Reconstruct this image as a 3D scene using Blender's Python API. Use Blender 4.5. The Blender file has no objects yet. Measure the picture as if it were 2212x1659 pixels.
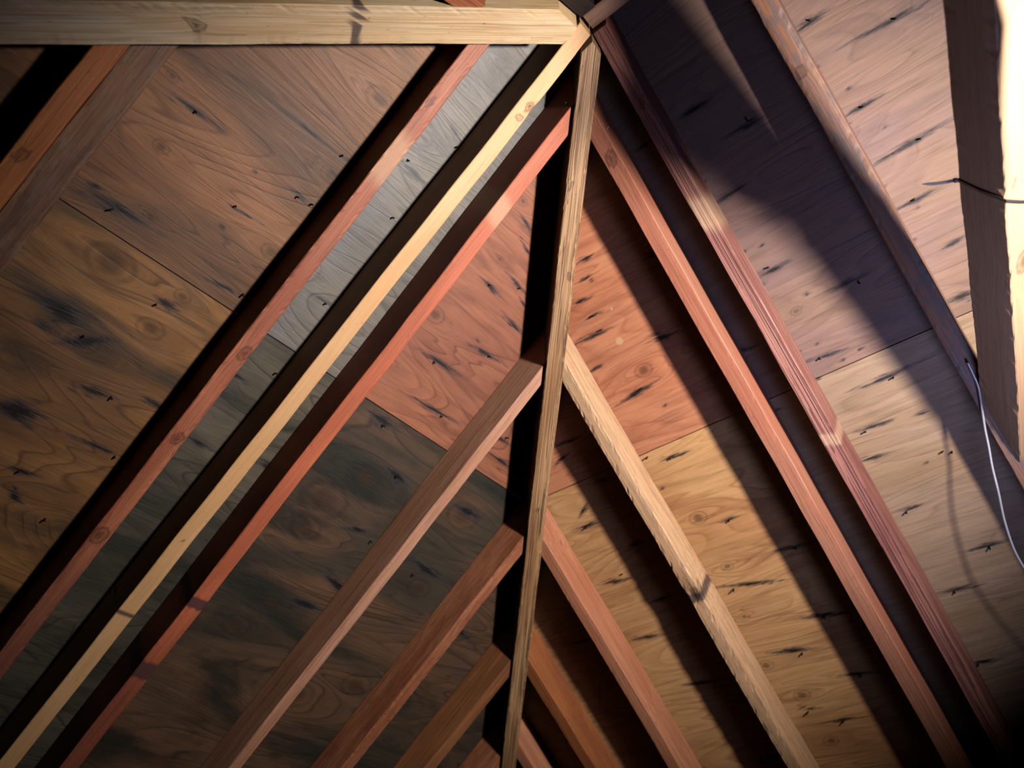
import bpy, bmesh, math
import numpy as np
from mathutils import Matrix, Vector

# ------------------------------------------------------------------ units
# Everything is laid out in inches about the hip peak (x: down the right-hand
# slope, y: down the left-hand slope, ridge runs along -y) and turned into metres.
S = 0.0254
OFF = np.array([0.0, 0.0, 100.0])
T1, T2, TM = 0.7507, 0.7676, 0.563          # slopes: left plane, right plane, far plane
HL, HR, HM = 5.1, 5.0, 5.1                  # rafter underside to sheathing, measured vertically
cL, cR = math.sqrt(1 + T1 * T1), math.sqrt(1 + T2 * T2)
rng = np.random.default_rng(11)

def W(p):
    return (np.asarray(p, float) + OFF) * S
LAMP_W, FILL_W, EXPO = 850.0, 11.0, 0.0

# measured layout: framing members (underside centre lines), stains, knots, nail points
STL = [(-21.39, 30.31, -16.81, 30.14, 0.25), (-15.34, 25.85, -8.47, 25.60, 0.14), (-10.78, 30.40, -7.77, 30.26, 0.15), (-13.57, 34.53, -10.31, 34.11, 0.12), (-22.13, 39.84, -15.98, 39.42, 0.35), (-19.71, 48.49, -16.00, 48.83, 1.06), (-13.17, 43.84, -11.06, 43.87, 0.33), (-16.86, 51.01, -13.49, 48.52, 0.52), (-13.93, 53.26, -10.88, 52.78, 0.35), (-11.48, 40.49, -7.49, 39.80, 0.18), (-11.83, 57.18, -7.48, 56.87, 0.21), (-14.63, 61.76, -11.36, 61.32, 0.21), (-17.87, 57.56, -14.36, 56.80, 0.97), (-4.47, 22.50, -0.34, 22.70, 0.29), (-3.31, 36.32, -0.72, 36.29, 0.19), (-3.50, 17.13, -0.17, 17.87, 0.16), (9.21, 25.68, 12.19, 25.81, 0.25), (11.11, 23.72, 14.45, 24.02, 0.22), (13.84, 26.96, 17.12, 27.37, 0.22), (12.44, 31.39, 17.41, 30.88, 0.25), (8.58, 34.82, 13.93, 34.37, 0.28), (11.21, 38.97, 17.35, 38.46, 0.25), (8.13, 18.66, 10.73, 19.17, 0.18), (10.11, 20.49, 12.56, 21.05, 0.18), (13.78, 24.67, 15.66, 25.11, 0.15), (8.50, 42.35, 12.11, 42.46, 0.46), (13.91, 46.08, 17.24, 46.61, 0.44), (20.38, 37.38, 24.93, 37.21, 0.23), (23.15, 39.17, 26.63, 39.23, 0.24), (23.21, 53.20, 28.72, 53.83, 0.47), (30.69, 52.28, 35.30, 52.19, 0.50), (-9.17, 26.91, -5.67, 27.50, 0.15), (-8.59, 25.46, -5.70, 25.53, 0.15), (-12.86, 63.48, -11.61, 64.00, 0.42), (-4.24, 52.73, -1.35, 52.86, 0.26), (-5.42, 45.87, -2.46, 46.01, 0.22), (2.84, 51.82, 7.00, 51.71, 0.47), (23.45, 45.88, 27.64, 45.62, 0.47), (15.92, 58.75, 20.42, 59.75, 0.60), (19.67, 53.36, 21.82, 53.55, 0.35), (32.13, 57.26, 37.17, 58.56, 0.67), (-21.42, 39.27, -21.11, 39.19, 0.14), (-9.50, 51.44, -5.87, 51.68, 0.28), (14.14, 62.52, 18.73, 62.32, 0.52), (14.26, 53.63, 17.23, 52.74, 0.37)]
STR = [(16.63, 23.26, 14.18, 23.66, 0.19), (18.81, 27.04, 13.85, 27.29, 0.23), (16.20, 25.38, 13.97, 25.26, 0.15), (17.58, 34.53, 13.20, 34.09, 0.34), (14.32, 20.03, 11.56, 20.12, 0.18), (18.83, 30.29, 17.06, 30.05, 0.19), (15.15, 21.64, 12.88, 21.83, 0.15), (16.88, 41.67, 13.42, 42.00, 0.19), (16.13, 41.82, 14.64, 42.07, 0.11), (27.85, 37.46, 25.69, 37.03, 0.20), (29.76, 45.07, 26.57, 45.39, 0.25), (14.53, 50.02, 12.22, 50.09, 0.19), (30.46, 52.07, 27.01, 52.52, 0.25), (18.01, 56.67, 11.81, 57.95, 0.23), (11.28, 54.82, 7.35, 55.18, 0.19), (-0.54, 29.52, -3.87, 29.68, 0.20), (0.03, 21.86, -3.41, 21.75, 0.24), (-4.10, 17.30, -7.93, 17.55, 0.23), (-1.37, 13.68, -4.43, 13.79, 0.26), (-12.42, 13.10, -15.66, 12.99, 0.27), (-15.83, 16.21, -21.89, 16.69, 0.21), (-12.75, 21.05, -15.99, 21.13, 0.21), (-12.90, 25.72, -19.77, 25.54, 0.22), (-12.76, 29.90, -16.48, 30.00, 0.19), (-14.30, 34.59, -16.74, 34.38, 0.21), (-12.75, 38.78, -15.35, 38.96, 0.34), (-4.86, 33.54, -8.77, 33.66, 0.23), (-0.70, 38.63, -4.51, 38.97, 0.17), (-3.16, 42.86, -9.11, 42.64, 0.20), (-0.99, 46.39, -4.91, 46.58, 0.17), (-1.04, 54.89, -3.57, 55.09, 0.17), (-4.91, 60.57, -8.40, 60.68, 0.20), (-0.50, 63.73, -4.41, 64.04, 0.21), (-0.11, 71.45, -2.66, 71.67, 0.21), (17.25, 65.10, 12.19, 66.08, 0.31), (12.41, 62.42, 6.97, 63.23, 0.26), (15.72, 74.28, 11.71, 74.57, 0.23), (17.26, 72.26, 15.02, 72.59, 0.16), (12.01, 69.45, 7.68, 70.16, 0.19), (30.61, 59.43, 27.04, 59.78, 0.25), (25.55, 49.04, 22.48, 49.17, 0.24), (26.08, 55.85, 23.48, 55.93, 0.24), (38.44, 57.57, 34.91, 58.00, 0.26), (26.86, 35.71, 23.20, 35.92, 0.20), (11.23, 30.33, 8.53, 30.66, 0.33), (24.82, 41.02, 22.15, 41.37, 0.20), (7.68, 23.07, 5.28, 22.92, 0.28), (5.89, 34.72, 2.32, 35.25, 0.25), (6.43, 41.17, 2.92, 41.76, 0.21), (1.77, 29.82, -0.40, 30.12, 0.17), (3.66, 14.04, 1.57, 13.91, 0.20), (-0.15, 49.18, -3.50, 49.37, 0.17), (-6.29, 46.97, -7.89, 46.99, 0.16), (28.31, 66.17, 23.49, 66.87, 0.25), (35.83, 64.13, 31.68, 64.62, 0.26), (24.46, 76.99, 21.28, 77.19, 0.29), (23.31, 69.63, 20.22, 70.02, 0.24), (28.71, 44.08, 26.66, 42.80, 0.24)]
KNL = [(-21.64, 29.27, 0.29), (-19.39, 33.95, 0.38), (-8.13, 27.42, 0.51), (-13.03, 31.06, 0.18), (-17.04, 38.75, 0.34), (-12.38, 36.19, 0.22), (-8.07, 35.55, 0.51), (-17.21, 43.45, 1.11), (-11.49, 42.64, 0.41), (-11.93, 46.29, 0.67), (-15.32, 49.89, 0.70), (-8.72, 19.98, 0.74), (-0.92, 10.73, 0.64), (-3.75, 14.05, 0.34), (-3.60, 19.75, 0.43), (3.13, 18.41, 0.30), (7.73, 31.20, 0.63), (7.68, 17.62, 0.32), (12.73, 48.01, 0.93), (10.62, 52.03, 1.51), (25.41, 46.44, 1.20), (11.49, 67.15, 0.87), (12.99, 63.61, 0.55), (10.90, 55.32, 0.97), (-3.42, 34.86, 0.29), (13.25, 30.57, 0.22), (28.28, 68.63, 1.10), (26.75, 55.69, 0.85), (22.54, 71.95, 1.18), (9.56, 23.17, 0.27)]
KNR = [(13.50, 32.55, 0.55), (13.49, 22.18, 0.22), (16.37, 48.80, 0.57), (16.25, 54.71, 0.40), (17.42, 60.54, 0.35), (18.08, 66.48, 0.47), (16.21, 70.72, 0.52), (15.97, 76.49, 0.47), (-0.63, 30.39, 0.25), (-3.58, 32.90, 0.25), (-2.05, 33.91, 0.30), (-2.24, 37.45, 0.20), (-0.41, 37.45, 0.20), (-3.48, 39.76, 0.20), (-0.77, 40.44, 0.25), (-5.29, 39.46, 0.20), (-12.78, 16.44, 0.23), (-14.17, 19.27, 0.18), (-12.89, 21.79, 0.18), (-15.16, 23.43, 0.18), (-14.38, 30.52, 0.18), (-12.96, 27.78, 0.18), (-13.01, 32.88, 0.19), (-2.19, 27.17, 0.20), (-0.49, 26.93, 0.20), (18.17, 44.49, 0.23), (-0.49, 19.73, 0.20), (20.73, 38.04, 0.23), (13.40, 36.69, 0.22), (1.95, 58.06, 0.21), (-5.43, 51.43, 0.20)]
WHR = [(14.17, 28.84, 0.44), (13.18, 25.62, 0.17)]
NLL = [(-19.04, 30.24), (-12.55, 34.19), (-19.40, 39.93), (-7.88, 30.31), (-1.57, 26.79), (-0.83, 18.27), (-12.75, 44.34), (-7.77, 39.75), (-15.59, 49.47), (-11.10, 52.77), (-7.91, 57.11), (-1.24, 43.99), (-1.56, 36.36), (10.76, 34.86), (15.29, 31.20), (15.24, 38.84), (10.56, 42.80), (15.40, 46.43), (10.32, 25.72), (13.23, 24.02), (-8.32, 25.48), (-9.22, 30.59), (16.34, 26.42), (17.87, 53.51), (-9.27, 64.48), (-13.22, 61.68), (24.81, 54.66), (23.37, 36.86), (-3.70, 22.11)]
NLR = [(15.40, 23.43), (15.26, 25.33), (15.18, 26.98), (14.57, 34.09), (15.73, 41.88), (17.83, 40.81), (13.56, 50.17), (-1.93, 55.19), (-2.23, 46.70), (-1.83, 38.70), (-7.15, 50.95), (-7.78, 51.23), (-6.71, 60.73), (-2.18, 63.99), (-0.89, 71.68), (16.89, 57.28), (13.85, 66.10), (9.87, 62.84), (13.63, 74.50), (16.54, 72.67), (27.52, 51.74), (28.30, 45.26), (0.09, 28.44), (-1.80, 29.20), (-6.20, 17.14), (-14.03, 12.96), (-19.30, 16.52), (-14.28, 21.10), (-16.83, 25.66), (-14.52, 29.81), (-7.73, 34.11), (-6.52, 43.02), (8.88, 55.16), (9.53, 69.92)]
MEM = {
    'L0': ((-26.00, 19.77, -14.87), (-26.57, 99.75, -74.90), 1.65),
    'L1': ((-6.37, 4.74, -3.57), (-5.85, 84.73, -63.58), 1.45),
    'L2': ((0.14, 0.09, -0.01), (-0.37, 80.01, -60.12), 1.50),
    'L3': ((4.23, 4.38, -3.31), (4.78, 84.37, -63.33), 1.53),
    'L4': ((19.12, 19.14, -14.32), (19.23, 99.10, -74.38), 1.28),
    'L5': ((31.24, 31.17, -23.37), (30.69, 111.13, -83.41), 1.41),
    'L6': ((41.44, 41.39, -31.07), (40.73, 121.38, -91.09), 1.50),
    'R1': ((0.05, 0.06, -0.03), (79.39, 0.02, -60.91), 1.39),
    'R2': ((4.61, 4.69, -3.53), (83.93, 4.77, -64.43), 1.52),
    'R3': ((18.88, 19.30, -14.47), (98.20, 19.38, -75.37), 1.41),
    'R4': ((31.35, 32.10, -24.05), (110.68, 31.89, -84.94), 1.42),
    'R5': ((41.32, 42.33, -31.72), (120.66, 41.49, -92.60), 1.50),
    'Q1': ((-0.02, -12.00, -0.03), (79.32, -12.73, -60.89), 1.67),
    'H': ((-0.00, 0.00, -1.17), (86.25, 88.20, -67.33), 1.73),
    'G': ((-0.03, -0.04, -1.87), (-51.07, 38.27, -30.63), 2.95),
}

# ------------------------------------------------------------------ materials
ALB = 0.22            # scales all colours down so bounced light stays weak
def srgb(h):
    h = h.lstrip('#')
    o = []
    for i in (0, 2, 4):
        c = int(h[i:i + 2], 16) / 255
        o.append(c / 12.92 if c <= 0.04045 else ((c + 0.055) / 1.055) ** 2.4)
    return (*[c * ALB for c in o], 1)

class NT:
    def __init__(self, name):
        self.m = bpy.data.materials.new(name)
        self.m.use_nodes = True
        self.t = self.m.node_tree
        self.t.nodes.clear()
        self.out = self.t.nodes.new('ShaderNodeOutputMaterial')
        self.b = self.t.nodes.new('ShaderNodeBsdfPrincipled')
        self.t.links.new(self.b.outputs[0], self.out.inputs[0])
    def n(self, typ, **kw):
        nd = self.t.nodes.new(typ)
        for k, v in kw.items():
            setattr(nd, k, v)
        return nd
    def link(self, a, b):
        self.t.links.new(a, b)
    def set(self, sock, v):
        if isinstance(v, (int, float, tuple, list)):
            sock.default_value = v
        else:
            self.link(v, sock)
    def attr(self, name):
        return self.n('ShaderNodeAttribute', attribute_name=name)
    def mapping(self, vec, scale, loc=(0, 0, 0)):
        m = self.n('ShaderNodeMapping')
        m.inputs['Scale'].default_value = scale
        m.inputs['Location'].default_value = loc
        self.link(vec, m.inputs['Vector'])
        return m.outputs[0]
    def noise(self, vec, scale=1.0, detail=2.0, rough=0.5, dist=0.0):
        m = self.n('ShaderNodeTexNoise')
        m.inputs['Scale'].default_value = scale
        m.inputs['Detail'].default_value = detail
        m.inputs['Roughness'].default_value = rough
        m.inputs['Distortion'].default_value = dist
        self.link(vec, m.inputs['Vector'])
        return m.outputs[0]
    def math(self, op, a, b=0.0, c=None, clamp=False):
        m = self.n('ShaderNodeMath', operation=op, use_clamp=clamp)
        self.set(m.inputs[0], a)
        self.set(m.inputs[1], b)
        if c is not None:
            self.set(m.inputs[2], c)
        return m.outputs[0]
    def rng(self, v, a, b, c=0.0, d=1.0):
        m = self.n('ShaderNodeMapRange', interpolation_type='SMOOTHSTEP')
        self.link(v, m.inputs[0])
        for i, x in enumerate((a, b, c, d)):
            m.inputs[i + 1].default_value = x
        return m.outputs[0]
    def mix(self, f, a, b, mode='MIX'):
        m = self.n('ShaderNodeMix', data_type='RGBA', blend_type=mode)
        self.set(m.inputs[0], f)
        self.set(m.inputs[6], a)
        self.set(m.inputs[7], b)
        return m.outputs[2]

def plywood_material(name, base, alt, line, moldc='#2c322c', mold=0.3, lines=0.55, seed=0.0, blotch=0.5, spec=0.14):
    """rotary-cut veneer: cathedral grain lines flowing round knots, blotches,
    blue-black stains bleeding along the grain from nail points."""
    q = NT(name)
    g = q.attr('grain').outputs['Vector']
    mk = q.n('ShaderNodeSeparateColor')
    q.link(q.attr('marks').outputs['Color'], mk.inputs[0])
    stain, knot, pale = mk.outputs
    L = (seed, seed * 2.3, seed * 0.7)
    big = q.noise(q.mapping(g, (0.035, 0.11, 1), L), 1, 3, 0.55, 0.4)
    med = q.noise(q.mapping(g, (0.10, 0.55, 1), L), 1, 4, 0.6, 0.6)
    contour = q.noise(q.mapping(g, (0.03, 0.16, 1), L), 1, 1.6, 0.45, 0.8)
    f = q.math('FRACT', q.math('MULTIPLY', contour, 17.0))
    tri = q.math('ABSOLUTE', q.math('SUBTRACT', f, 0.5))
    ln = q.rng(tri, 0.36, 0.5)
    late = q.rng(f, 0.15, 0.95)
    fib = q.noise(q.mapping(g, (0.35, 9.0, 1), L), 1, 4, 0.65, 0.2)
    fib2 = q.noise(q.mapping(g, (0.12, 3.2, 1), L), 1, 3, 0.6, 0.5)
    c = q.mix(q.rng(big, 0.40, 0.62), srgb(base), srgb(alt))
    c = q.mix(q.math('MULTIPLY', q.rng(med, 0.48, 0.72), blotch), c, srgb(line))
    lnm = q.math('MULTIPLY', q.rng(q.noise(q.mapping(g, (0.06, 0.3, 1), (3, 1, 2)), 1, 2), 0.35, 0.6), lines * 1.2)
    c = q.mix(q.math('MULTIPLY', ln, lnm), c, srgb(line))
    c = q.mix(q.math('MULTIPLY', late, 0.22), c, srgb(line))
    c = q.mix(q.math('MULTIPLY', q.rng(fib, 0.42, 0.72), 0.30), c, srgb(line))
    c = q.mix(q.math('MULTIPLY', q.rng(fib2, 0.5, 0.75), 0.28), c, srgb('#241a16'))
    mo = q.noise(q.mapping(g, (0.05, 0.16, 1), (seed + 5, 9, 1)), 1, 5, 0.6, 0.5)
    c = q.mix(q.math('MULTIPLY', q.rng(mo, 0.46, 0.66), mold), c, srgb(moldc))
    # knots: dark heart with thin ring
    c = q.mix(q.math('MULTIPLY', q.rng(knot, 0.3, 0.95), 0.6), c, srgb('#40281c'))
    ring = q.math('MULTIPLY', q.rng(knot, 0.10, 0.2), q.rng(knot, 0.42, 0.26))
    c = q.mix(q.math('MULTIPLY', ring, 0.28), c, srgb('#2c1c15'))
    # pale plug
    c = q.mix(q.rng(pale, 0.4, 0.6), c, srgb('#d9b083'))
    # stains with frayed edges along the grain
    fr = q.noise(q.mapping(g, (0.8, 7.0, 1), L), 1, 4, 0.7)
    sm = q.math('ADD', stain, q.math('MULTIPLY', q.math('SUBTRACT', fr, 0.5), q.math('MULTIPLY', q.rng(stain, 0.02, 0.3), 1.5)))
    c = q.mix(q.math('MULTIPLY', q.rng(sm, 0.04, 0.55), 0.62), c, srgb('#33323a'))
    c = q.mix(q.math('MULTIPLY', q.rng(sm, 0.36, 0.85), 0.93), c, srgb('#0b0c10'))
    q.link(c, q.b.inputs['Base Color'])
    ro = q.math('ADD', 0.42, q.math('MULTIPLY', fib, 0.28))
    q.link(ro, q.b.inputs['Roughness'])
    q.b.inputs['Specular IOR Level'].default_value = spec
    bp = q.n('ShaderNodeBump')
    bp.inputs['Strength'].default_value = 0.55
    bp.inputs['Distance'].default_value = 0.0012
    hgt = q.math('ADD', q.math('MULTIPLY', fib, 0.7), q.math('ADD', q.math('MULTIPLY', fib2, 0.8), q.math('MULTIPLY', ln, -0.35)))
    q.link(hgt, bp.inputs['Height'])
    q.link(bp.outputs[0], q.b.inputs['Normal'])
    return q.m

def lumber_material(name, base, alt, line, stripe=0.45, streak=0.4, seed=0.0, mot=0.0, motc='#4d4a49', spec=0.16, ribs=0.0):
    """sawn framing lumber: long straight grain, red heartwood patches, knots."""
    q = NT(name)
    g = q.attr('grain').outputs['Vector']
    mk = q.n('ShaderNodeSeparateColor')
    q.link(q.attr('marks').outputs['Color'], mk.inputs[0])
    stain, knot, pale = mk.outputs
    L = (seed * 3.1, seed, seed * 0.7)
    big = q.noise(q.mapping(g, (0.055, 0.35, 0.35), L), 1, 3, 0.55, 0.4)
    gr = q.noise(q.mapping(g, (0.02, 2.2, 2.2), L), 1, 2, 0.5, 0.25)
    f = q.math('FRACT', q.math('MULTIPLY', gr, 9.0))
    late = q.rng(f, 0.25, 0.95)
    fib = q.noise(q.mapping(g, (0.22, 11.0, 11.0), L), 1, 4, 0.65, 0.1)
    stk = q.noise(q.mapping(g, (0.09, 3.2, 3.2), (seed, 4, 8)), 1, 4, 0.62, 0.3)
    c = q.mix(q.rng(big, 0.38, 0.62), srgb(base), srgb(alt))
    c = q.mix(q.math('MULTIPLY', late, stripe), c, srgb(line))
    c = q.mix(q.math('MULTIPLY', q.rng(fib, 0.42, 0.72), 0.28), c, srgb(line))
    c = q.mix(q.math('MULTIPLY', q.rng(stk, 0.54, 0.72), streak), c, srgb('#3a211a'))
    if mot:
        mm = q.noise(q.mapping(g, (0.35, 1.6, 1.6), (seed + 2, 1, 1)), 1, 5, 0.7, 0.8)
        c = q.mix(q.math('MULTIPLY', q.rng(mm, 0.47, 0.6), mot), c, srgb(motc))
    spk = q.noise(q.mapping(g, (2.0, 6.0, 6.0), L), 1, 2, 0.6)
    c = q.mix(q.math('MULTIPLY', q.rng(spk, 0.68, 0.76), 0.5), c, srgb('#2a1812'))
    c = q.mix(q.math('MULTIPLY', q.rng(knot, 0.2, 0.85), 0.7), c, srgb('#4a2415'))
    ring = q.math('MULTIPLY', q.rng(knot, 0.12, 0.24), q.rng(knot, 0.5, 0.3))
    c = q.mix(q.math('MULTIPLY', ring, 0.5), c, srgb('#331c12'))
    c = q.mix(q.math('MULTIPLY', q.rng(pale, 0.1, 0.7), 0.4), c, srgb('#e3bf98'))
    c = q.mix(q.math('MULTIPLY', q.rng(stain, 0.15, 0.7), 0.85), c, srgb('#3a2f35'))
    q.link(c, q.b.inputs['Base Color'])
    q.link(q.math('ADD', 0.45, q.math('MULTIPLY', fib, 0.25)), q.b.inputs['Roughness'])
    q.b.inputs['Specular IOR Level'].default_value = spec
    bp = q.n('ShaderNodeBump')
    bp.inputs['Strength'].default_value = 0.5
    bp.inputs['Distance'].default_value = 0.0012
    h = q.math('ADD', q.math('MULTIPLY', fib, 0.8), q.math('MULTIPLY', stk, 0.9))
    if ribs:
        h = q.math('ADD', h, q.math('MULTIPLY', late, ribs))
    q.link(h, bp.inputs['Height'])
    q.link(bp.outputs[0], q.b.inputs['Normal'])
    return q.m

def plain(name, col, rough=0.5, metal=0.0):
    q = NT(name)
    g = q.n('ShaderNodeTexCoord').outputs['Object']
    v = q.noise(g, 400.0, 3, 0.6)
    q.link(q.mix(q.math('MULTIPLY', v, 0.5), srgb(col), (0.01, 0.01, 0.01, 1)), q.b.inputs['Base Color'])
    q.b.inputs['Roughness'].default_value = rough
    q.b.inputs['Metallic'].default_value = metal
    return q.m

# ------------------------------------------------------------------ object helpers
COL = bpy.context.scene.collection

def make_obj(name, verts, faces, mat, matrix=None, grain=None, marks=None, parent=None, smooth=False):
    me = bpy.data.meshes.new(name)
    me.from_pydata([tuple(v) for v in verts], [], [tuple(int(i) for i in f) for f in faces])
    bm = bmesh.new(); bm.from_mesh(me)
    bmesh.ops.recalc_face_normals(bm, faces=bm.faces[:])
    bm.to_mesh(me); bm.free(); me.update()
    if grain is not None:
        a = me.attributes.new('grain', 'FLOAT_VECTOR', 'POINT')
        a.data.foreach_set('vector', np.asarray(grain, np.float32).ravel())
    if marks is not None:
        a = me.attributes.new('marks', 'FLOAT_COLOR', 'POINT')
        mm = np.ones((len(marks), 4), np.float32)
        mm[:, :3] = marks
        a.data.foreach_set('color', mm.ravel())
    if smooth:
        me.polygons.foreach_set('use_smooth', [True] * len(me.polygons))
    me.materials.append(mat)
    o = bpy.data.objects.new(name, me)
    COL.objects.link(o)
    if matrix is not None:
        o.matrix_world = matrix
    if parent is not None:
        o.parent = parent
    return o

def tag(o, label=None, cat=None, group=None, kind=None):
    if label: o['label'] = label
    if cat: o['category'] = cat
    if group: o['group'] = group
    if kind: o['kind'] = kind
    return o

def frame(P, D, up):
    """matrix with x along D, z towards up, origin at P (inches)."""
    X = np.asarray(D, float); X = X / np.linalg.norm(X)
    Z = np.asarray(up, float); Z = Z - X * (Z @ X); Z /= np.linalg.norm(Z)
    Y = np.cross(Z, X)
    M = Matrix.Identity(4)
    p = W(P)
    for i in range(3):
        M[i][0], M[i][1], M[i][2], M[i][3] = X[i], Y[i], Z[i], p[i]
    return M, X, Y, Z

def cutpar(P, X, off, planes, default, mode):
    """where the line P+off+s*X meets each cut plane (n, c): n.p = c"""
    ss = [default]
    for n, c in planes:
        n = np.asarray(n, float)
        ss.append((c - n @ (P + off)) / (n @ X))
    return max(ss) if mode == 'max' else min(ss)

def member(name, P0, P1, up, w, h, mat, start=(), end=(), s0=None, s1=None, seed=0, wob=0.03,
           knots=(), pales=(), stains=(), bumps=(), waney=0.0, step=0.45):
    """A sawn board: underside centre line P0->P1, width w, depth h towards `up`,
    ends cut by planes (one plane = cheek cut, two = pointed double cheek cut)."""
    P0, P1 = np.asarray(P0, float), np.asarray(P1, float)
    M, X, Y, Z = frame(P0, P1 - P0, up)
    Ln = np.linalg.norm(P1 - P0)
    s1 = Ln if s1 is None else s1
    hw = w / 2; c = 0.07
    nw, nh = 4, 6
    ring = []
    for i in range(nw + 1):                                   # underside left -> right
        y = -hw + c + (w - 2 * c) * i / nw
        ring.append((y, 0.0))
    for i in range(nh + 1):
        ring.append((hw, c + (h - 2 * c) * i / nh))
    for i in range(nw + 1):
        y = hw - c - (w - 2 * c) * i / nw
        ring.append((y, h))
    for i in range(nh + 1):
        ring.append((-hw, h - c - (h - 2 * c) * i / nh))
    ring = np.array(ring)
    m = len(ring)
    offs = ring[:, :1] * Y + ring[:, 1:] * Z
    sa = np.array([cutpar(P0, X, o, start, -1e9 if start else (s0 or 0.0), 'max') for o in offs])
    sb = np.array([cutpar(P0, X, o, end, 1e9 if end else s1, 'min') for o in offs])
    n = max(8, int((sb.mean() - sa.mean()) / step))
    r = np.random.default_rng(seed + 100)
    t = np.linspace(0, 1, n + 1)[:, None]
    s = sa[None] * (1 - t) + sb[None] * t
    y = np.repeat(ring[None, :, 0], n + 1, 0).copy()
    z = np.repeat(ring[None, :, 1], n + 1, 0).copy()
    ph = r.uniform(0, 6.28, 12)
    wy = wob * (np.sin(s * 0.21 + ph[0]) + 0.5 * np.sin(s * 0.67 + ph[1]))
    wz = wob * (np.sin(s * 0.17 + ph[2]) + 0.5 * np.sin(s * 0.83 + ph[3]))
    y += wy; z += np.where(z < h * 0.6, wz, 0)
    corner = (np.abs(np.abs(ring[:, 0]) - hw) < c * 1.2) & (ring[:, 1] < c * 1.2)
    rough_e = r.normal(0, 1, (n + 1, m))
    z += np.where(corner[None], np.abs(rough_e) * (0.012 + waney), 0)
    for (bs, by, bz, br, bh) in bumps:                          # swollen or broken-out knots
        d = ((s - bs) / (br * 1.8)) ** 2 + ((y - by) / br) ** 2 + ((z - bz) / br) ** 2
        e = np.exp(-d) * bh
        y += e * np.sign(y + 1e-6) * 0.6
        z -= e * np.where(z < h * 0.5, 1, 0)
    z[:, :] = np.minimum(z, h)
    V = np.stack([s, y, z], -1).reshape(-1, 3)
    F = []
    for i in range(n):
        for j in range(m):
            k = (j + 1) % m
            F.append((i * m + j, (i + 1) * m + j, (i + 1) * m + k, i * m + k))
    mid_b, mid_t = nw // 2, (nw + 1) + (nh + 1) + nw // 2
    for base, flip in ((0, False), (n * m, True)):
        a = [base + j for j in range(mid_b, mid_t + 1)]
        b = [base + j % m for j in range(mid_t, mid_b + m + 1)]
        for poly in (a, b):
            F.append(tuple(poly if not flip else poly[::-1]))
    marks = np.zeros((len(V), 3))
    gr = V.copy(); gr[:, 0] += seed * 137.0; gr[:, 1] += seed * 3.7
    for (ks, ky, kz, kr) in knots:
        d = np.sqrt(((V[:, 0] - ks) / 1.3) ** 2 + (V[:, 1] - ky) ** 2 + (V[:, 2] - kz) ** 2)
        marks[:, 1] = np.maximum(marks[:, 1], np.exp(-(d / kr) ** 2))
        d2 = np.exp(-((V[:, 0] - ks) / (kr * 3)) ** 2 - ((V[:, 1] - ky) / (kr * 2.2)) ** 2)
        gr[:, 1] += d2 * kr * 0.8 * np.sign(V[:, 1] - ky)
    for (ks, kw_) in pales:
        marks[:, 2] = np.maximum(marks[:, 2], np.exp(-((V[:, 0] - ks + 0.3 * V[:, 1]) / kw_) ** 2))
    for st in stains:
        ks, kw_, am = (*st, 1.0)[:3]
        marks[:, 0] = np.maximum(marks[:, 0], am * np.exp(-((V[:, 0] - ks) / kw_) ** 4))
    o = make_obj(name, V * S, F, mat, M, gr, marks)
    return o, (X, Y, Z)

# ------------------------------------------------------------------ roof sheathing (the ceiling of the attic)
NLV = np.array([0, T1, 1.0]); NRV = np.array([T2, 0, 1.0]); NMV = np.array([-TM, 0, 1.0])
cM = math.sqrt(1 + TM * TM)
PLANES = {
    'L': dict(n=NLV / cL, to=lambda u, v: np.stack([u, v / cL, HL - T1 * v / cL], -1)),
    'R': dict(n=NRV / cR, to=lambda u, v: np.stack([v / cR, u, HR - T2 * v / cR], -1)),
    'M': dict(n=NMV / cM, to=lambda u, v: np.stack([-v / cM, u, HM - TM * v / cM], -1)),
}
def limits(k, v):
    if k == 'L':
        y = v / cL
        return -(T1 * y + HM - HL) / TM, (T1 * y + HR - HL) / T2
    if k == 'R':
        return np.full_like(v, -130.0), (T2 * v / cR + HL - HR) / T1
    return np.full_like(v, -130.0), (TM * v / cM + HL - HM) / T1

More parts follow.
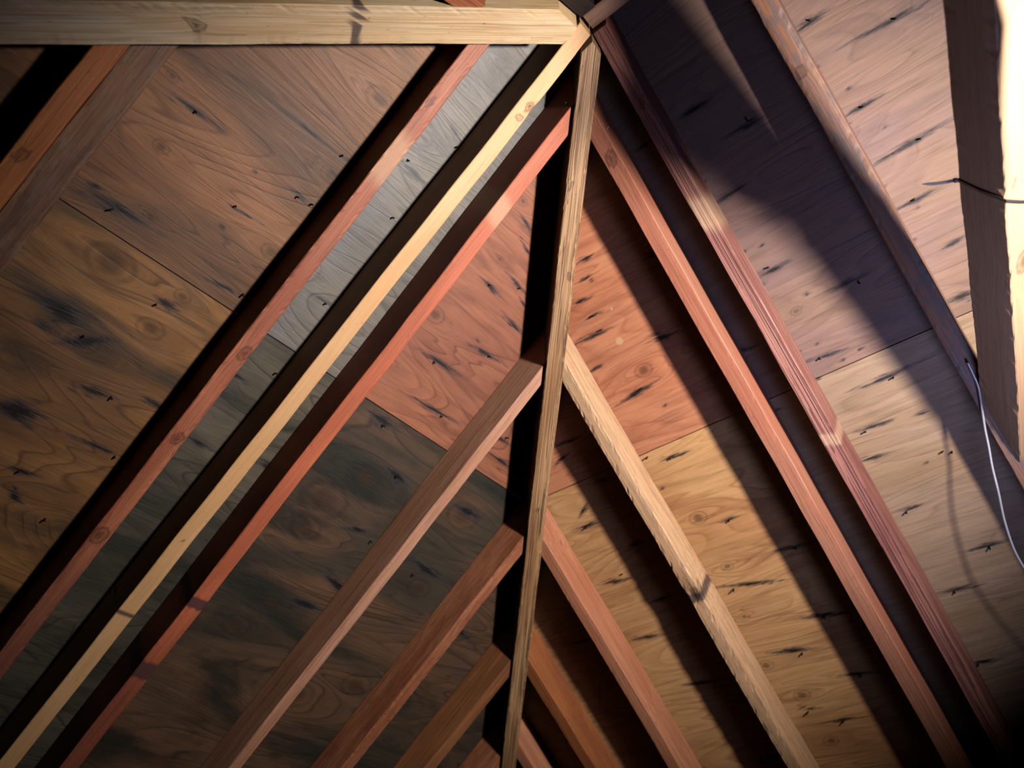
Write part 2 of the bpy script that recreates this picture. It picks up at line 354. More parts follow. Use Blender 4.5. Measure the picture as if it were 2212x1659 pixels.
def sheet(k, u0, u1, v0, v1, mat, stains=(), knots=(), whites=(), fine=True):
    du, dv = (0.33, 0.17) if fine else (6.0, 6.0)
    v = np.linspace(v0, v1, max(2, int((v1 - v0) / dv)) + 1)
    lo, hi = limits(k, v)
    lo = np.maximum(lo, u0); hi = np.minimum(hi, u1)
    keep = hi - lo > 0.02
    v, lo, hi = v[keep], lo[keep], hi[keep]
    nu = max(2, int((hi - lo).max() / du))
    t = np.linspace(0, 1, nu + 1)[None]
    U = lo[:, None] * (1 - t) + hi[:, None] * t
    V = np.repeat(v[:, None], nu + 1, 1)
    P = PLANES[k]['to'](U, V).reshape(-1, 3)
    n = PLANES[k]['n']
    U, V = U.ravel(), V.ravel()
    marks = np.zeros((len(U), 3)); G = np.stack([U, V, np.zeros_like(U)], -1)
    rs = np.random.default_rng(5)
    for (a, b, c, d, w) in stains:
        mu, mv = (a + c) / 2, (b + d) / 2
        h0 = max(0.3, math.hypot(c - a, d - b) / 2); L2 = h0 * 1.7; w = w * 0.95
        ex, ey = (c - a) / (2 * h0), (d - b) / (2 * h0)
        sel = (np.abs(U - mu) < L2 * 2.2 + w * 3) & (np.abs(V - mv) < L2 + w * 3.5)
        if not sel.any(): continue
        du_, dv_ = U[sel] - mu, V[sel] - mv
        al = (du_ * ex + dv_ * ey) / (L2 * 0.75); ac = (-du_ * ey + dv_ * ex) / w
        val = np.exp(-np.abs(al) ** 1.35 * 1.1 - np.abs(ac) ** 1.4 * (1 + 2.0 * al * al))
        for _k in range(3):                                       # frayed side streaks
            oa, oc, sc = rs.uniform(-.7, .7), rs.uniform(-1.7, 1.7), rs.uniform(.25, .6)
            val = np.maximum(val, rs.uniform(.35, .75) * np.exp(-np.abs((al - oa) / sc) ** 1.5 - np.abs((ac - oc) * 2.4) ** 1.5))
        marks[sel, 0] = np.maximum(marks[sel, 0], val)
    for (a, b, r) in knots:
        if r < 0.26:
            d = np.sqrt(((U - a) / 2.0) ** 2 + (V - b) ** 2) / (r * 0.75)
            marks[:, 0] = np.maximum(marks[:, 0], 0.8 * np.exp(-d * d)); continue
        d = np.sqrt(((U - a) / 1.35) ** 2 + (V - b) ** 2) / r
        marks[:, 1] = np.maximum(marks[:, 1], np.exp(-d * d))
        f = np.exp(-((U - a) / (r * 5.5)) ** 2 - ((V - b) / (r * 3.2)) ** 2)
        G[:, 1] -= f * r * 1.5 * np.tanh((V - b) / (r * 0.5))
    for (a, b, r) in whites:
        d = np.sqrt((U - a) ** 2 + (V - b) ** 2) / r
        marks[:, 2] = np.maximum(marks[:, 2], np.exp(-d ** 4))
    m = nu + 1
    F = [(i * m + j, i * m + j + 1, (i + 1) * m + j + 1, (i + 1) * m + j) for i in range(len(v) - 1) for j in range(nu)]
    cen = P.mean(0)
    M = Matrix.Translation(Vector(W(cen)))
    # underside plus outer face and edges: a real half inch panel
    N = len(P)
    P2 = P + n * 0.5
    rim = [j for j in range(m)] + [i * m + m - 1 for i in range(1, len(v))] + \
          [(len(v) - 1) * m + j for j in range(m - 2, -1, -1)] + [i * m for i in range(len(v) - 2, 0, -1)]
    Vv = np.concatenate([P, P2[rim]]) - cen
    R_ = len(rim)
    for a in range(R_):
        b = (a + 1) % R_
        F.append((rim[a], rim[b], N + b, N + a))
    F.append(tuple(range(N, N + R_)))
    marks = np.concatenate([marks, marks[rim]]); G = np.concatenate([G, G[rim]])
    o = make_obj('ceiling', Vv * S, F, mat, M, G, marks)
    tag(o, kind='structure')
    return o

ply = plywood_material
PL = {
    'LA0': ply('plywood_brown', '#a8744e', '#8c5e3e', '#5e3c26', mold=0.4, seed=1.0, blotch=0.35),
    'LA1': ply('plywood_grey_weathered', '#7c7369', '#635c55', '#3a332e', moldc='#5a5f66', mold=0.35, seed=2.0, spec=0.3),
    'LA2': ply('plywood_red', '#b07052', '#a4684e', '#683a2b', mold=0.12, seed=3.0),
    'LB0': ply('plywood_tan_mildewed', '#a87848', '#865e3c', '#523824', moldc='#262a28', mold=0.75, seed=4.0),
    'LB1': ply('plywood_dark_grey', '#6c6254', '#504c42', '#302c26', moldc='#262a25', mold=0.7, seed=5.0),
    'LB2': ply('plywood_brown_green', '#73543e', '#494034', '#2e2620', moldc='#20241f', mold=0.85, seed=6.0),
    'RA0': ply('plywood_salmon', '#e39a72', '#d88c66', '#9a553c', mold=0.08, seed=7.0, lines=0.35),
    'RA1': ply('plywood_pink_tan', '#94746c', '#987866', '#644a42', moldc='#5b5666', mold=0.2, seed=8.0, lines=0.2, blotch=0.25),
    'RB0': ply('plywood_honey', '#e8b47c', '#daa06c', '#9a653e', mold=0.06, seed=9.0, lines=0.4),
    'RB1': ply('plywood_straw', '#b0937a', '#aa8a6a', '#785c48', mold=0.12, seed=10.0, lines=0.25, blotch=0.3),
    'X': ply('plywood_plain', '#9a7658', '#846248', '#5a3f2e', mold=0.3, seed=12.0),
}
SL_, SR_ = 41.45, 40.35       # course seams, inches of slope below the ridge
g_ = 0.05
BIG = 400
sheet('L', -54.4, -6.3 - 0.03, 0, SL_ - g_, PL['LA0'], STL, KNL)
sheet('L', -6.3 + 0.03, 4.45, 0, SL_ - g_, PL['LA1'], STL, KNL)
sheet('L', 4.5, BIG, 0, SL_ - g_, PL['LA2'], STL, KNL)
sheet('L', -54.4, -6.3 - 0.03, SL_ + g_, 97, PL['LB0'], STL, KNL)
sheet('L', -6.3 + 0.03, 4.45, SL_ + g_, 97, PL['LB1'], STL, KNL)
sheet('L', 4.5, 52.5, SL_ + g_, 97, PL['LB2'], STL, KNL)
sheet('L', 52.55, BIG, SL_ + g_, 97, PL['X'], fine=False)
sheet('L', -BIG, BIG, 97.1, 162, PL['X'], fine=False)
sheet('L', -BIG, -54.45, 30, 97, PL['X'], fine=False)
sheet('R', 4.75, BIG, 0, SR_ - g_, PL['RA0'], STR, KNR, WHR)
sheet('R', -43.2, 4.7, 0, SR_ - g_, PL['RA1'], STR, KNR, WHR)
sheet('R', 4.75, 52.5, SR_ + g_, 88.4, PL['RB0'], STR, KNR, WHR)
sheet('R', -43.2, 4.7, SR_ + g_, 88.4, PL['RB1'], STR, KNR, WHR)
sheet('R', 52.55, BIG, SR_ + g_, 88.4, PL['X'], fine=False)
sheet('R', -130, -43.25, 0, 88.4, PL['X'], fine=False)
sheet('R', -130, BIG, 88.5, 164, PL['X'], fine=False)
sheet('M', -130, 60, 0, 150, PL['X'], fine=False)

# the rest of the attic shell, out of shot: floor with insulation, gable wall, knee walls
def slab(name, pts, thick, nrm, mat):
    pts = np.array(pts, float); nrm = np.asarray(nrm, float)
    n = len(pts)
    V = np.concatenate([pts, pts + nrm * thick]); cen = V.mean(0)
    F = [tuple(range(n)), tuple(range(2 * n - 1, n - 1, -1))] + [(i, (i + 1) % n, n + (i + 1) % n, n + i) for i in range(n)]
    o = make_obj(name, (V - cen) * S, F, mat, Matrix.Translation(Vector(W(cen))), (V - cen), np.zeros((len(V), 3)))
    return tag(o, kind='structure')
q = NT('insulation_floor')
gg = q.n('ShaderNodeTexCoord').outputs['Object']
q.link(q.mix(q.noise(gg, 22, 5, 0.7), srgb('#3a3a3e'), srgb('#55545a')), q.b.inputs['Base Color'])
q.b.inputs['Roughness'].default_value = 0.95
slab('floor', [(-160, -131, -100), (130, -131, -100), (130, 131, -100), (-160, 131, -100)], 4, (0, 0, -1), q.m)
slab('wall_back', [(-160, -131, -104), (130, -131, -104), (130, -131, 8), (-160, -131, 8)], 4, (0, -1, 0), PL['X'])
slab('wall_left', [(-132, -131, -104), (-132, 131, -104), (-132, 131, -60), (-132, -131, -60)], 4, (-1, 0, 0), PL['X'])

# ------------------------------------------------------------------ framing
lm = lumber_material
LM = {
    'L0': lm('fir_orange', '#e8914e', '#d07c42', '#7a4528', seed=1, spec=0.16),
    'L1': lm('fir_salmon', '#c87a58', '#b06446', '#743c2c', seed=2, streak=0.5),
    'L2': lm('pine_yellow', '#f0c08c', '#e8b47c', '#c08c58', seed=3, streak=0.08, stripe=0.2),
    'L3': lm('fir_red', '#d47450', '#c46a48', '#7e3c2a', seed=4, streak=0.25, stripe=0.3),
    'L4': lm('fir_mauve_brown', '#dba588', '#cc9474', '#8c5844', seed=5, streak=0.5),
    'L5': lm('fir_russet', '#cc8660', '#b26c4a', '#6e3a28', seed=6, streak=0.6, mot=0.3, motc='#5b3a2c'),
    'L6': lm('fir_brown_orange', '#b4764a', '#95603c', '#5f3822', seed=7, streak=0.4),
    'R1': lm('fir_ribbed_pink', '#b57a6c', '#9a5e54', '#502a28', seed=8, stripe=0.75, streak=0.3, ribs=1.4),
    'R2': lm('fir_rose', '#c47a5e', '#c08468', '#84483a', seed=9, streak=0.25),
    'R3': lm('pine_tan', '#edc296', '#e4b284', '#a87452', seed=10, streak=0.3, mot=0.25, motc='#7a6f68'),
    'R4': lm('fir_copper', '#d89470', '#cc8460', '#8c5038', seed=11, streak=0.3),
    'R5': lm('fir_cinnamon', '#b8703f', '#a55f3a', '#693722', seed=12, streak=0.35),
    'Q1': lm('fir_mottled_grey', '#98705f', '#a56f4c', '#5b3d34', seed=13, streak=0.3, mot=0.6, motc='#5d5a60'),
    'H': lm('hip_striped_pine', '#c89c70', '#b08258', '#50341f', seed=14, stripe=0.85, streak=0.6, ribs=1.0),
    'G': lm('hip_pale_pine', '#f8deb6', '#eec898', '#b08a58', seed=15, stripe=0.5, streak=0.25, mot=0.12, motc='#c0b890'),
    'RG': lm('ridge_brown', '#a87e66', '#8e6652', '#5a3c30', seed=16),
    'M': lm('fir_far_orange', '#c87850', '#b5683f', '#703c28', seed=17),
    'MD': lm('fir_shade_dark', '#3c2c26', '#32251f', '#1c1512', seed=23),  # shade at the peak put into the colour of the far rafter
    'B': lm('brace_pale', '#b89474', '#b08c6c', '#8c6a4c', seed=18, stripe=0.3, streak=0.1),
}
DH = np.array(MEM['H'][1]) - np.array(MEM['H'][0]); DH /= np.linalg.norm(DH)
DG = np.array(MEM['G'][1]) - np.array(MEM['G'][0]); DG /= np.linalg.norm(DG)
UP = np.array([0, 0, 1.0])
latH = np.cross(UP, DH); latH /= np.linalg.norm(latH)          # towards the left slope
latG = np.cross(DG, UP); latG /= np.linalg.norm(latG)          # towards the left slope
if latG[1] < 0: latG = -latG
if latH[1] < 0: latH = -latH
PH, PG = np.array(MEM['H'][0]), np.array(MEM['G'][0])
wH, wG = MEM['H'][2], MEM['G'][2]
face = lambda n, P, off: (n, float(n @ P) + off)
hipL = face(latH, PH, wH / 2 + 0.03)                            # start planes for left jacks
hipR = face(-latH, PH, wH / 2 + 0.03)
beamL = face(latG, PG, wG / 2 + 0.03)
beamM = face(-latG, PG, wG / 2 + 0.03)
X_, Y_ = np.array([1.0, 0, 0]), np.array([0, 1.0, 0])
dL, dR = HL / cL, HR / cR                                       # rafter depths
DROP = 0.04

def rafter(key, name, label, start, n, depth, **kw):
    a, b, w = MEM[key]
    o, ax = member(name, a, b, n, w, depth - DROP, LM[key], start=start, **kw)
    tag(o, label, 'rafter', kw_group.get(key))
    return o, ax
kw_group = {}
for k_ in ('L0', 'L1', 'L2'): kw_group[k_] = 'common rafters of the left slope'
for k_ in ('L3', 'L4', 'L5', 'L6', 'L7'): kw_group[k_] = 'jack rafters on the left of the hip'
for k_ in ('R2', 'R3', 'R4', 'R5', 'R6'): kw_group[k_] = 'jack rafters on the right of the hip'
for k_ in ('R1', 'Q1'): kw_group[k_] = 'common rafters of the right slope'
nL_, nR_, nM_ = NLV / cL, NRV / cR, NMV / cM

rafter('L0', 'rafter', 'blurred orange rafter at the far left, lit along its underside', [beamL], nL_, dL, seed=1,
       knots=[(12, 0.2, 0, 0.3)])
a_, b_ = np.array(MEM['L0'][0]), np.array(MEM['L0'][1])
SB0 = a_ + np.array([MEM['L0'][2] / 2 + 0.04 + 1.15, 0, 0]) + nL_ * 1.1
SB1 = b_ + np.array([MEM['L0'][2] / 2 + 0.04 + 1.55, 0, 0]) + nL_ * 1.1
LM['SB'] = lumber_material('board_weathered', '#a07050', '#7c5844', '#4a3428', seed=22, streak=0.5, mot=0.15, motc='#b0a596')
o, _ = member('sister_board', SB0, SB1, nL_, 2.3, dL - 1.1 - DROP, LM['SB'], start=[beamL], s1=100, seed=22)
tag(o, 'weathered brown board lying against the right side of the far left rafter', 'board')
rafter('L1', 'rafter', 'salmon-red rafter meeting the pale beam, first one left of the yellow rafter', [beamL], nL_, dL, seed=2,
       knots=[(34.2, -.2, 0, .4), (53.1, .1, 0, .5), (9, .3, 0, .25), (43, -.1, 0, .35)], pales=[(14.5, 2.2)], stains=[(66, 14.0, .4), (24, 1.2, .25), (43, .9, .3)], waney=0.02)
rafter('L2', 'rafter', 'pale yellow rafter with a dark side, running from the peak towards the lower left corner', [(Y_, 0.95)], nL_, dL, seed=3,
       knots=[(9.1, -.35, 0, .3), (10.4, -.2, 0, .22), (56.4, 0, 0, .1)], stains=[(64.6, .12)], bumps=[(9.1, -.7, 0, .35, -.12)])
rafter('L3', 'rafter', 'smooth brick-red jack rafter, nearest the peak of those left of the hip', [hipL], nL_, dL, seed=4,
       pales=[(12, 1.3)], stains=[(55.9, .55), (63.5, .9), (76.5, 20.0, .42)])
rafter('L4', 'rafter', 'broad mauve-brown jack rafter with narrow bright lower edge, left of the hip', [hipL], nL_, dL, seed=5,
       knots=[(8.3, -.64, 1.8, .3), (17.3, -.64, 1.2, .25), (14, -.64, 2.9, .16)])
rafter('L5', 'rafter', 'rough russet jack rafter left of the hip, second from the bottom', [hipL], nL_, dL, seed=6,
       knots=[(15.8, -.7, 1.5, .6), (18.0, -.7, 2.4, .4)], waney=0.03)
rafter('L6', 'rafter', 'short dim brown-orange jack rafter left of the hip, lowest one clearly seen', [hipL], nL_, dL, seed=7)
rafter('R1', 'rafter', 'ribbed pinkish rafter starting in shadow at the peak and reaching the lower right corner', [(X_, 0.85)], nR_, dR, seed=8,
       knots=[(8.2, 0, 0, .25)], pales=[(41.8, .55), (19.0, 1.6)])
rafter('R2', 'rafter', 'rose-brown jack rafter with one ringed knot, nearest to the peak right of the hip', [hipR], nR_, dR, seed=9,
       knots=[(4.9, -.05, 0, .42)])
rafter('R3', 'rafter', 'light tan jack rafter with a broken-out knot halfway down, right of the hip', [hipR], nR_, dR, seed=10,
       knots=[(27.6, -.5, .4, .55), (8.3, .3, 0, .15), (13.1, .35, 0, .2)], stains=[(28.3, .5)],
       bumps=[(26.6, -.65, .3, .8, .32), (28.3, .1, 0, .6, -.18)], waney=0.04)
rafter('R4', 'rafter', 'copper-brown jack rafter right of the hip, below the light tan one', [hipR], nR_, dR, seed=11,
       knots=[(2.2, -.6, 1.5, .2), (3.0, -.6, 2.4, .2), (24.1, -.5, .5, .25)])
rafter('R5', 'rafter', 'short cinnamon-brown jack rafter right of the hip near the bottom edge', [hipR], nR_, dR, seed=12,
       knots=[(10, -.6, 1.6, .25)])
rafter('Q1', 'rafter', 'out-of-focus rafter with grey mottling at the upper right, its left side deep blue in shade', [(X_, 0.85)], nR_, dR, seed=13,
       knots=[(13.3, .2, 0, .3)], waney=0.02)
# lowest pair, only just in frame
MEM['L7'] = ((50.4, 51.0, -T1 * 51.0), (50.0, 122.0, -T1 * 122.0), 1.5)
MEM['R6'] = ((49.4, 50.4, -T2 * 49.4), (118.0, 49.6, -T2 * 118.0), 1.5)
LM['L7'] = LM['L5']; LM['R6'] = LM['R4']
rafter('L7', 'rafter', 'nearly black jack rafter left of the hip at the very bottom', [hipL], nL_, dL, seed=19)
rafter('R6', 'rafter', 'dim stub of a jack rafter right of the hip at the very bottom', [hipR], nR_, dR, seed=20)

# hips and ridge
hip_len = 150
hd = 6.2
o, AXH = member('hip_rafter', PH, PH + DH * 10, UP, wH, (HL + 1.17) * (math.hypot(DH[0], DH[1])) - 0.35, LM['H'],
                start=[(X_, 0.82), (Y_, 0.85)], s1=hip_len, seed=14,
                knots=[(13.3, .3, 0, .2), (21.7, -.3, 0, .2), (46.9, .2, 0, .2)], waney=0.015)
tag(o, 'long striped pine hip rafter running from the peak straight down the middle', 'hip rafter')
o, AXG = member('hip_rafter', PG, PG + DG * 10, UP, wG, (HM + 1.87) * (math.hypot(DG[0], DG[1])) - 0.5, LM['G'],
                start=[(-X_, 1.1), (Y_, 0.9)], s1=120, seed=15,
                knots=[(31.4, .1, 0, .35), (27.4, -1.0, 0, .2)], stains=[(20.4, .33), (31.5, .3, .4)], waney=0.01)
tag(o, 'thick pale yellow beam across the top left with a dark stamped band', 'hip rafter')
o, _ = member('ridge_board', (0, 0.62, 0), (0, -130, 0), UP, 1.5, 4.6, LM['RG'], seed=16, step=2.0)
tag(o, 'dark ridge board leading up to the right from the peak, deep in shadow', 'ridge board')
DM = np.array([-1, 0, -TM]) / cM
M0_ = np.array([0, 5.25, 0]) - nM_ * 1.05
o, _ = member('rafter', M0_, M0_ + DM * 120, nM_, 1.5, HM / cM - DROP + 1.05, LM['M'], start=[beamM], seed=17)
tag(o, 'orange rafter end butting against the top of the pale beam', 'rafter')
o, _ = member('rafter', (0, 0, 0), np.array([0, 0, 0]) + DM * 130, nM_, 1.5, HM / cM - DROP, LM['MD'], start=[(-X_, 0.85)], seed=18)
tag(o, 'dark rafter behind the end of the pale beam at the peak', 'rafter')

# diagonal brace crossing near the camera on the right
PB, DB = np.array([2.488, -21.999, -22.366]), np.array([.948, .2732, -.1633])
nB = np.array([-.32, .81, -.49])
o, AXB = member('brace', PB - DB * 32, PB + DB * 39.0, -nB, 3.5, 2.3, LM['B'], seed=21, end=[(nR_, float(nR_ @ np.array(MEM['Q1'][0])) - 0.06)], wob=0.05, waney=0.03,
                knots=[(32 + 12.5, -1.75, .9, .12), (32 + 19, -1.75, 1.2, .5)])
tag(o, 'square brace at the right edge, one face in shade and one glaring pale', 'brace')

LAMP = np.array([3.0, -41.25, -45.5])
# unseen plywood plate added beside the brace, shaped to shade the peak
BLOCKER_PTS = [(12.0, -24.9, -31.1), (11.6, -24.85, -31.0), (10.0, -24.6, -30.7), (8.0, -24.2, -30.7), (6.2, -23.6, -30.9), (3.8, -23.6, -30.2),
       (2.2, -25.3, -28.3), (-2.2, -24.1, -23.2), (-5.0, -25.1, -22.5), (1.6, -26.05, -27.2), (4.4, -26.25, -27.8), (8.45, -25.35, -29.65)]
nn_ = np.array([0.186, 0.710, 0.679])
poly = np.array(BLOCKER_PTS); np_ = len(poly); c_ = poly.mean(0)
V_ = np.concatenate([poly - nn_ * .25, poly + nn_ * .25]) - c_
F_ = [tuple(range(np_)), tuple(range(2 * np_ - 1, np_ - 1, -1))] + [(i, (i + 1) % np_, np_ + (i + 1) % np_, np_ + i) for i in range(np_)]
blocker = make_obj('shade_plate', V_ * S, F_, PL['X'], Matrix.Translation(Vector(W(c_))), V_, np.zeros((2 * np_, 3)))
bpy.context.view_layer.update()
blocker.parent = o
blocker.matrix_parent_inverse = o.matrix_world.inverted()
blocker['label'] = 'unseen plywood plate added to shade the peak'

# ------------------------------------------------------------------ nails
STEEL = plain('nail_steel', '#2a2624', 0.5, 0.6)
BRIGHT = plain('bright_nail', '#c9c2b8', 0.3, 0.9)
def spike_mesh(name, L, r, tip, mat, nseg=10, bend=0.0):
    V, F = [], []
    prof = [(-0.15, r), (L * 0.6, r), (L * 0.8, r * 0.95), (L - tip, r * 0.9), (L, r * 0.08)]
    for z, rr in prof:
        for k in range(nseg):
            a = 2 * math.pi * k / nseg
            V.append((rr * math.cos(a) + bend * z * z, rr * math.sin(a), z))
    for i in range(len(prof) - 1):
        for k in range(nseg):
            j = (k + 1) % nseg
            F.append((i * nseg + k, i * nseg + j, (i + 1) * nseg + j, (i + 1) * nseg + k))
    F.append(tuple(range(nseg - 1, -1, -1))); F.append(tuple((len(prof) - 1) * nseg + k for k in range(nseg)))
    return make_obj(name, np.array(V) * S, F, mat)
nail0 = spike_mesh('roofing_nail', 0.55, 0.075, 0.22, STEEL)
first = True
def place(k, u, v, label, group, ln=1.0):
    global first
    p = PLANES[k]['to'](np.array(u), np.array(v)); n = -PLANES[k]['n']
    n = n + rng.normal(0, 0.16, 3); n /= np.linalg.norm(n)
    o = nail0 if first else nail0.copy()
    if not first: COL.objects.link(o)
    first = False
    z = Vector(n); qv = z.to_track_quat('Z', 'Y')
    o.matrix_world = Matrix.Translation(Vector(W(p))) @ qv.to_matrix().to_4x4() @ Matrix.Diagonal((1, 1, ln, 1))
    tag(o, label, 'nail', group)
def bay_L(u):
    if u < MEM['L1'][0][0]: return 'left of the salmon-red rafter'
    if u < 0.3: return 'right of the salmon-red rafter'
    if u < 4.4: return 'right of the yellow rafter'
    if u < 19: return 'right of the brick-red rafter'
    return 'below the mauve-brown rafter'
def bay_R(u):
    if u > 32: return 'left of the copper-brown rafter'
    if u > 19: return 'left of the light tan rafter'
    if u > 4.5: return 'right of the light tan rafter'
    if u > 0: return 'left of the ribbed pinkish rafter'
    if u > -12: return 'right of the ribbed pinkish rafter'
    return 'beyond the mottled grey rafter'
for k_, lst, seam, bay, side in (('L', NLL, SL_, bay_L, 'left'), ('R', NLR, SR_, bay_R, 'right')):
    for u, v in lst:
        w_ = 'above' if v < seam else 'below'
        place(k_, u, v, 'nail point through %s plywood %s, %s the joint' % (side, bay(u), w_),
              'nail points %s, %s the %s joint' % (bay(u), w_, side), rng.uniform(.7, 1.25))

# bright toenails where the uppermost jacks meet the hip
for sgn, key, lat, lab in ((-1, 'L3', np.array([-1.0, 0, 0]), 'left'), (-1, 'R2', np.array([0, -1.0, 0]), 'right')):
    a = np.array(MEM[key][0]); b = np.array(MEM[key][1]); d = (b - a) / np.linalg.norm(b - a)
    n_ = nL_ if key == 'L3' else nR_
    p = a + d * (0.9 if key == 'L3' else 2.4) + lat * (MEM[key][2] / 2) + n_ * 0.9
    o = spike_mesh('toenail', 0.30, 0.05, 0.06, BRIGHT)
    dirn = Vector(lat - d * 0.4)
    o.matrix_world = Matrix.Translation(Vector(W(p))) @ dirn.to_track_quat('Z', 'Y').to_matrix().to_4x4()
    tag(o, 'tiny bright toenail in the %s side rafter end close to the peak' % lab, 'nail')

# ------------------------------------------------------------------ cable and cable tie
def tube(name, pts, r, mat, nseg=12, closed=False):
    pts = [np.array(p, float) for p in pts]
    # Catmull-Rom through the points
    P = []
    n = len(pts)
    for i in range(n - 1):
        p0, p1, p2, p3 = pts[max(i - 1, 0)], pts[i], pts[i + 1], pts[min(i + 2, n - 1)]
        for t in np.linspace(0, 1, 8, endpoint=False):
            P.append(0.5 * ((2 * p1) + (-p0 + p2) * t + (2 * p0 - 5 * p1 + 4 * p2 - p3) * t * t + (-p0 + 3 * p1 - 3 * p2 + p3) * t ** 3))
    P.append(pts[-1]); P = np.array(P)
    V, F = [], []
    ref = np.array([0, 0, 1.0])
    for i, p in enumerate(P):
        d = P[min(i + 1, len(P) - 1)] - P[max(i - 1, 0)]; d /= np.linalg.norm(d)
        u = np.cross(d, ref); u /= np.linalg.norm(u); v = np.cross(d, u)
        for k in range(nseg):
            a = 2 * math.pi * k / nseg
            V.append(p + r * (u * math.cos(a) + v * math.sin(a)))
    for i in range(len(P) - 1):
        for k in range(nseg):
            j = (k + 1) % nseg
            F.append((i * nseg + k, i * nseg + j, (i + 1) * nseg + j, (i + 1) * nseg + k))
    F.append(tuple(range(nseg - 1, -1, -1))); F.append(tuple((len(P) - 1) * nseg + k for k in range(nseg)))
    V = np.array(V); o0 = P[0]
    return make_obj(name, (V - o0) * S, F, mat, Matrix.Translation(Vector(W(o0))), smooth=True)

CAB = [(31.38, -12.45, -24.7), (32.19, -12.4, -25.3), (33.2, -12.28, -26.05), (34.9, -11.69, -27.15), (36.17, -11.23, -28.0), (37.31, -10.84, -29.0), (38.34, -10.39, -30.21), (39.7, -9.93, -31.73),
       (41.89, -9.25, -33.41), (44.27, -8.85, -35.24), (46.69, -9.08, -37.1), (49.1, -9.66, -38.95), (51.89, -10.37, -41.09), (55.22, -11.28, -43.65), (60, -12.5, -47.6)]
grey = plain('cable_sheath', '#b9bac4', 0.28)
tag(tube('electric_cable', CAB, 0.10, grey), 'thin shiny grey cable curving over the mottled rafter at the right edge', 'cable')

BLACK = plain('black_nylon', '#15131a', 0.4)
Xb, Yb, Zb = AXB
P0b = PB - DB * 32
def bl(s, y, z): return P0b + Xb * s + Yb * y + Zb * z
sL, sR = 32 + 12.8, 32 + 13.3
e = 1.84
corners = [(sL, e, -.05), ((sL + sR) / 2 + .1, 0, -.07), (sR, -e, -.05), (sR + .8, -e - .03, 1.15), (sR + 1.6, -e, 2.4), (sR + 1.2, 0, 2.42), (sL + .8, e, 2.4), (sL + .4, e + .03, 1.15), (sL, e, -.05)]
V, F = [], []
hw_, th = 0.10, 0.035
for i, (s_, y_, z_) in enumerate(corners):
    c = np.array([0, y_, z_ - 1.15]); c = c / np.linalg.norm(c)
    for ds, rr in ((-hw_, -th), (hw_, -th), (hw_, th), (-hw_, th)):
        V.append(bl(s_ + ds, y_ + c[1] * rr, z_ + c[2] * rr))
for i in range(len(corners) - 1):
    for k in range(4):
        j = (k + 1) % 4
        F.append((i * 4 + k, i * 4 + j, (i + 1) * 4 + j, (i + 1) * 4 + k))
F.append((3, 2, 1, 0)); F.append(tuple((len(corners) - 1) * 4 + k for k in range(4)))
tie = bpy.data.objects.new('cable_tie', None); COL.objects.link(tie)
tie.empty_display_size = 0.02
tie_at = bl(sL, e, 0)
tie.location = Vector(W(tie_at))
tag(tie, 'black cable tie cinched round the brace, its tail sticking out to the left', 'cable tie')
def under(o):
    o.parent = tie
    o.matrix_parent_inverse = Matrix.Translation(-tie.location)
V = np.array(V)
under(make_obj('strap', (V - tie_at) * S, F, BLACK, Matrix.Translation(Vector(W(tie_at)))))
# tail: flat tapering strip
td = np.array([-.595, .805, -.085]); td /= np.linalg.norm(td)
tn = np.cross(td, Xb); tn /= np.linalg.norm(tn); tw = np.cross(tn, td)
V, F = [], []
h0 = bl(sL, e + .1, -.12)
for i in range(9):
    t = i / 8
    p = h0 + td * (2.15 * t) + tw * 0.10 * math.sin(t * 2.6)
    wv = 0.10 * (1 if t < .8 else (1 - t) / .2 * .8 + .2)
    for a, b in ((-1, -1), (1, -1), (1, 1), (-1, 1)):
        V.append(p + tw * wv * a + tn * 0.035 * b)
for i in range(8):
    for k in range(4):
        j = (k + 1) % 4
        F.append((i * 4 + k, i * 4 + j, (i + 1) * 4 + j, (i + 1) * 4 + k))
F.append((3, 2, 1, 0)); F.append((32, 33, 34, 35))
V = np.array(V)
under(make_obj('tail', (V - tie_at) * S, F, BLACK, Matrix.Translation(Vector(W(tie_at)))))
bm = bmesh.new()
bmesh.ops.create_cube(bm, size=1.0)
bmesh.ops.scale(bm, vec=(.34 * S, .26 * S, .30 * S), verts=bm.verts)
bmesh.ops.bevel(bm, geom=bm.edges[:], offset=.05 * S, segments=2, affect='EDGES')
me = bpy.data.meshes.new('ratchet_head'); bm.to_mesh(me); bm.free(); me.materials.append(BLACK)
hd_ = bpy.data.objects.new('ratchet_head', me); COL.objects.link(hd_)
Mh = Matrix.Identity(4)
for i in range(3):
    Mh[i][0], Mh[i][1], Mh[i][2] = td[i], tw[i], tn[i]
hd_.matrix_world = Matrix.Translation(Vector(W(bl(sL, e + .05, -.10)))) @ Mh
under(hd_)

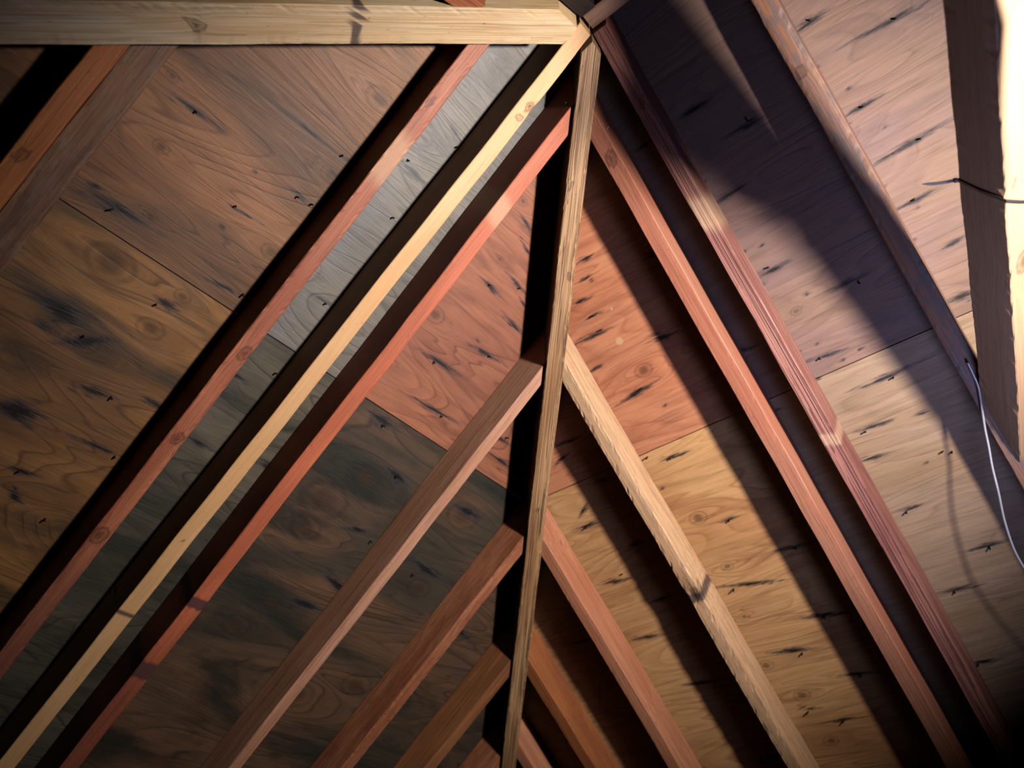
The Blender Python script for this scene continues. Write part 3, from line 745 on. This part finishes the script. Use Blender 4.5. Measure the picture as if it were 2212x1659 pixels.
# ------------------------------------------------------------------ light: one bare work lamp, out of shot on the right
ld = bpy.data.lights.new('work_lamp', 'SPOT')
ld.energy = LAMP_W
ld.shadow_soft_size = 1.9 * S
ld.color = (1.0, 0.91, 0.83)
ld.spot_size = math.radians(90); ld.spot_blend = 1.0
lo = bpy.data.objects.new('work_lamp', ld); COL.objects.link(lo)
lo.location = Vector(W(LAMP))
lo.rotation_euler = Vector(np.array([21, 16, -14.0]) - LAMP).to_track_quat('-Z', 'Y').to_euler()
# added cool fill light, unseen on the right, lifting the upper right shadows
ad = bpy.data.lights.new('cool_fill_light', 'AREA')
ad.shape = 'RECTANGLE'; ad.size = 0.25; ad.size_y = 0.2
ad.energy = FILL_W; ad.color = (0.5, 0.55, 1.0)
ao = bpy.data.objects.new('cool_fill', ad); COL.objects.link(ao)
ao.location = Vector(W((25, -15, -52)))
ao.rotation_euler = Vector((-13, 9, 40)).to_track_quat('-Z', 'Y').to_euler()
w = bpy.data.worlds.new('World'); bpy.context.scene.world = w
w.use_nodes = True
w.node_tree.nodes['Background'].inputs[0].default_value = (0.02, 0.03, 0.05, 1)
w.node_tree.nodes['Background'].inputs[1].default_value = 0.3

# ------------------------------------------------------------------ camera
CP = (-28.843, -16.108, -68.176)
R = [(0.64504377, -0.76409165, 0.00908193), (0.49776567, 0.41113525, -0.76367345), (0.5797826, 0.49712348, 0.64553883)]
cam = bpy.data.cameras.new('Camera')
cam.sensor_width = 36.0
cam.lens = 36.0 * 1749.9 / 2212
cam.clip_start = 0.02
cam.dof.use_dof = True
cam.dof.focus_distance = 68 * S
cam.dof.aperture_fstop = 2.6
co = bpy.data.objects.new('Camera', cam); COL.objects.link(co)
Mc = Matrix.Identity(4)
for i in range(3):
    Mc[i][0], Mc[i][1], Mc[i][2] = R[0][i], -R[1][i], -R[2][i]
Mc.translation = Vector(W(CP))
co.matrix_world = Mc
bpy.context.scene.camera = co
vs = bpy.context.scene.view_settings
vs.view_transform = 'Standard'; vs.look = 'None'; vs.gamma = 1.0; vs.exposure = EXPO
vs.use_curve_mapping = False
